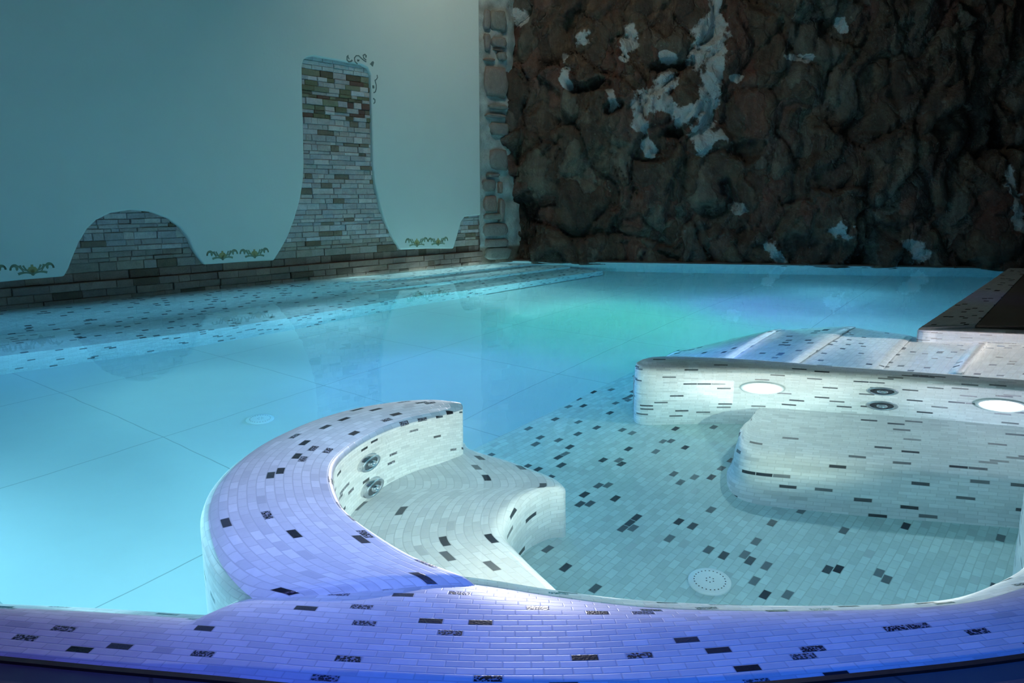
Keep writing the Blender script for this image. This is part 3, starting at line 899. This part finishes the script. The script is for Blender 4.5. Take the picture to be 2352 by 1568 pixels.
# ------------------------------------------------------------------ right backrest and seat
ZB = -.03
far_px = [(1466, 829), (1480, 821), (1520, 815), (1620, 817), (1750, 824), (1900, 836), (2100, 850), (2352, 868), (2600, 888), (2900, 915)]
near_px = [(1458, 836), (1464, 846), (1500, 850), (1620, 850), (1750, 852), (1900, 860), (2100, 872), (2352, 892), (2600, 914), (2900, 944)]
A = catmull([at(x, y, ZB) for x, y in far_px], 8); B = catmull([at(x, y, ZB) for x, y in near_px], 8)
A[0] = A[0].lerp(B[0], .5); B[0] = A[0].copy()
rb = strip('long_backrest', A, B, M['back'], n=110, bot=(SPA_Z - .02, SPA_Z - .02), r=(.06, .10), nx=8, lean=(0, .0))
tag(rb, 'long straight white mosaic backrest wall with two lamps on the right', 'backrest')
back_line = B

RSZ = -.80
sb_px = [(1700, 984), (1718, 966), (1750, 951), (1800, 942), (1900, 942), (2000, 946), (2150, 956), (2352, 974), (2600, 1000), (2900, 1035)]
sf_px = [(1700, 985), (1687, 1018), (1694, 1046), (1735, 1066), (1850, 1080), (2050, 1098), (2352, 1122), (2600, 1150), (2900, 1190)]
A = catmull([at(x, y, RSZ) for x, y in sb_px], 8); B = catmull([at(x, y, RSZ) for x, y in sf_px], 8)
A = [p + Vector((0, .16, 0)) * smooth((k - 8) / 16) for k, p in enumerate(A)]
rseat = strip('spa_bench', A, B, M['back'], n=110, bot=(SPA_Z - .01, SPA_Z - .01), r=(.02, .22), nx=10, lean=(0, .22))
tag(rseat, 'wide submerged mosaic bench in front of the long backrest on the right', 'bench')

# ------------------------------------------------------------------ deck at the right and its mosaic kerb
dk = [at(2108, 752, .02), at(2160, 716, .02), at(2230, 670, .02), at(2312, 617, .02)]
edir = (dk[-1] - dk[0]).normalized()
kerb_w = .75
jn = Vector((edir.y, -edir.x, 0))
j0, j1 = at(2240, 747, .02), at(2356, 625, .02)
front = [at(2112, 756, .02), at(2180, 757, .02), at(2352, 764, .02), at(2700, 775, .02)]
kerb = [(p.x, p.y) for p in dk] + [(dk[-1].x + .6, dk[-1].y + .8), (j1.x + .35, j1.y + .6), (j0.x, j0.y)]
A = [j0 + (j1 - j0) * t for t in (0, .35, .7, 1.15)]
B = [dk[0] + (dk[-1] - dk[0]) * t for t in (0, .35, .7, 1.10)]
kb = strip('deck_kerb', A, B, mosaic('marble_mosaic_deck_shaded', .060, .050, .07, 8, ornate=False, base=(.42, .42, .42), dark=(.02, .02, .03)), n=40, bot=(-.3, POOL_Z), r=(.003, .03), nx=6)  # white marble darkened in its base colour for the unlit deck
tag(kb, 'dim mosaic deck strip beside the water at the far right', 'pool kerb')
pol = [(A[0] + jn * .006), A[-1] + jn * .006, Vector((12, 9.5, 0)), Vector((12, A[0].y - .35, 0))]
dd_ = slab('floor_side_deck', [(p.x, p.y) for p in pol], .018, -.1, simple('brown_deck_stone', (.10, .075, .06), .5, 0, 6, .3), 0)
tag(dd_, kind='structure')
# lit mosaic wall closing the near end of that deck
A = [at(2112, 753, -.012), at(2125, 750, -.012), at(2180, 751, -.012), at(2352, 757, -.012), at(2700, 768, -.012)]
B = [at(2110, 757, -.012), at(2116, 759, -.012), at(2180, 761, -.012), at(2352, 768, -.012), at(2700, 779, -.012)]
A = catmull(A, 6); B = catmull(B, 6)
ew = strip('end_backrest', A, B, M['back'], n=50, bot=(POOL_Z, POOL_Z), r=(.02, .03), nx=5)
tag(ew, 'short brightly lit mosaic wall in front of the far right deck', 'backrest')

# ------------------------------------------------------------------ four reclining beds behind the long backrest
ZL = -.50
far_l = [(1560, 802), (1795, 753), (1965, 749), (2098, 772), (2272, 786), (2560, 800)]
near_l = [(1455, 862), (1660, 838), (1815, 848), (2015, 862), (2205, 872), (2450, 890)]
labels = ['leftmost of the submerged mosaic reclining beds, dim teal', 'blue tinted mosaic reclining bed, second from the left',
          'mosaic reclining bed below the left end of the lit wall, third of the row', 'mosaic reclining bed, pale and bright, with white ridge on its right', 'rightmost blue mosaic reclining bed']
for k in range(5):
    n0, n1 = at(*near_l[k], ZL), at(*near_l[k + 1], ZL); f0, f1 = at(*far_l[k], ZL), at(*far_l[k + 1], ZL)
    nu, nv = 24, 14; verts, faces, uvs = [], [], []
    for j in range(nv + 1):
        t = j / nv
        a = n0.lerp(f0, t); b = n1.lerp(f1, t)
        for i in range(nu + 1):
            x = i / nu
            p = a.lerp(b, x)
            # wave: dips after the ridge, rises to the next ridge with a short roll
            z = ZL - .01 + .07 * smooth(x * 1.1) - (.035 * smooth((x - .93) / .07) if k != 3 else 0)
            if k == 3 and x > .84: z += .07 * math.sin((x - .84) / .16 * PI / 1.3)
            z += .03 * math.sin(PI * t)
            if t > .85 and k < 3: z -= .05 * ((t - .85) / .15) ** 2
            verts.append(Vector((p.x, p.y, z)))
            uvs.append((t * (f0 - n0).length, (x + k * 3) * (n1 - n0).length))
    m = nu + 1
    for j in range(nv):
        for i in range(nu):
            q = j * m + i; faces.append((q, q + 1, q + m + 1, q + m))
    # skirt
    ring = [i for i in range(m)] + [j * m + nu for j in range(1, nv + 1)] + [nv * m + i for i in range(nu - 1, -1, -1)] + [j * m for j in range(nv - 1, 0, -1)]
    base = len(verts)
    for r_ in ring:
        verts.append(Vector((verts[r_].x, verts[r_].y, POOL_Z))); uvs.append((uvs[r_][0], uvs[r_][1] + .8))
    R = len(ring)
    for i in range(R): faces.append((ring[i], ring[(i + 1) % R], base + (i + 1) % R, base + i))
    lb = link('reclining_bed', verts, faces, M['lounge'], uvs=uvs, smooth=False)
    for f_ in lb.data.polygons[:nu * nv]: f_.use_smooth = True
    bm = bmesh.new(); bm.from_mesh(lb.data); bmesh.ops.recalc_face_normals(bm, faces=bm.faces); bm.to_mesh(lb.data); bm.free()
    tag(lb, labels[k], 'pool lounger', 'mosaic reclining beds behind the long backrest')

# ------------------------------------------------------------------ fittings
def lathe(prof, K=40):
    """profile of (r, h) around local +Z."""
    v, f = [], []
    for r_, h_ in prof:
        for k in range(K):
            a = 2 * PI * k / K; v.append((r_ * math.cos(a), r_ * math.sin(a), h_))
    for i in range(len(prof) - 1):
        for k in range(K):
            f.append((i * K + k, i * K + (k + 1) % K, (i + 1) * K + (k + 1) % K, (i + 1) * K + k))
    f.append(tuple(range((len(prof) - 1) * K, len(prof) * K)))
    return v, f


def fit(root, loc, nrm):
    root.location = loc; root.rotation_euler = Vector(nrm).to_track_quat('Z', 'Y').to_euler()


def jet(loc, nrm, label, rad=.075):
    r = empty('massage_jet'); tag(r, label, 'jet', None)
    v, f = lathe([(rad, -.03), (rad, .008), (rad * .93, .014), (rad * .80, .014), (rad * .72, .008), (rad * .70, .004)]); link('bezel', v, f, M['chrome'], r, smooth=True)
    v, f = lathe([(rad * .71, .009), (rad * .55, .0065), (rad * .42, .005)]); link('cup', v, f, M['jetcup'], r, smooth=True)
    v, f = lathe([(rad * .36, .005), (rad * .34, .022), (rad * .24, .024), (rad * .18, .016), (rad * .12, .012)]); link('nozzle', v, f, M['chrome'], r, smooth=True)
    fit(r, loc, nrm); return r


def wall_lamp(loc, nrm, label, rad, watts, col, lens):
    r = empty('underwater_light'); tag(r, label, 'light')
    v, f = lathe([(rad, 0), (rad, .012), (rad * .94, .02), (rad * .84, .018), (rad * .8, .01)]); link('bezel', v, f, M['white_plastic'], r, smooth=True)
    v, f = lathe([(rad * .8, .01), (rad * .7, .028), (rad * .45, .042), (rad * .15, .047)]); link('lens', v, f, lens, r, smooth=True)
    fit(r, loc, nrm)
    p = Vector(loc) + Vector(nrm) * .14
    lamp('POINT', label.split(',')[0].replace(' ', '_')[:30], p, col, watts, 0.0)
    return r


def face_point(line, px, py):
    """point on the vertical face under edge `line` met by the bent sight line through (px, py)."""
    best = None
    for k in range(1, 130):
        z = -.008 * k - .03; p = at(px, py, z)
        for a, b in zip(line, line[1:]):
            d = b - a; d.z = 0; L = d.length
            if L < 1e-6: continue
            dn = d / L; t = (p - a).dot(dn)
            if -.01 <= t <= L + .01:
                nn = Vector((dn.y, -dn.x, 0)); e = abs((p - a).dot(nn))
                if best is None or e < best[0]: best = (e, z, a + dn * t, dn)
    e, z, q, dn = best
    nn = Vector((dn.y, -dn.x, 0))
    if nn.dot(Vector((-q.x, -q.y, 0))) < 0: nn = -nn
    return Vector((q.x, q.y, z)) + nn * .002, nn


for (x, y, lab) in ((2026, 898, 'upper chrome massage jet on the long right backrest'), (2025, 931, 'lower chrome massage jet on the long right backrest')):
    p, nn = face_point(back_line, x, y); jet(p, nn, lab, .085)
inner_face = pen_inner[32:]
for (x, y, lab) in ((840, 1062, 'upper chrome massage jet on the curved left backrest'), (848, 1118, 'lower chrome massage jet on the curved left backrest')):
    p, nn = face_point(inner_face, x, y)
    p = p + nn * .014
    jet(p, nn, lab, .074)
p, nn = face_point(back_line, 1750, 890); wall_lamp(p, nn, 'large glowing white lamp, left one on the long right backrest', .125, 15, WHITE, M['lens'])
p, nn = face_point(back_line, 2300, 930); wall_lamp(p, nn, 'glowing lilac white lamp near the right edge, on the long backrest', .125, 13, (.95, .88, 1.0), M['lens'])


def drain(loc, rad, label):
    r = empty('floor_drain', loc); tag(r, label, 'drain cover')
    v, f = lathe([(rad, 0), (rad, .008), (rad * .96, .014), (rad * .5, .017), (rad * .1, .018)]); link('cover', v, f, M['white_plastic'], r, smooth=True)
    v, f = [], []
    for ring in range(1, 5):
        for k in range(ring * 6):
            a = 2 * PI * (k + ring * .3) / (ring * 6); rr = rad * (.18 * ring); s_ = rad * .03
            cx, cy = rr * math.cos(a), rr * math.sin(a); b = len(v)
            hz = .0186 - .0035 * ring / 5
            for dx, dy in ((-1, -1), (1, -1), (1, 1), (-1, 1)): v.append((cx + dx * s_, cy + dy * s_, hz))
            for dx, dy in ((-1, -1), (1, -1), (1, 1), (-1, 1)): v.append((cx + dx * s_, cy + dy * s_, hz - .004))
            f += [(b, b + 1, b + 2, b + 3)] + [(b + q, b + 4 + q, b + 4 + (q + 1) % 4, b + (q + 1) % 4) for q in range(4)]
    link('slots', v, f, M['dark_gap'], r)
    return r


drain(at(1630, 1336, SPA_Z), .084, 'round white drain cover on the whirlpool bay floor')
drain(at(597, 963, POOL_Z), .084, 'round white drain cover on the main pool floor, left of the curved backrest')
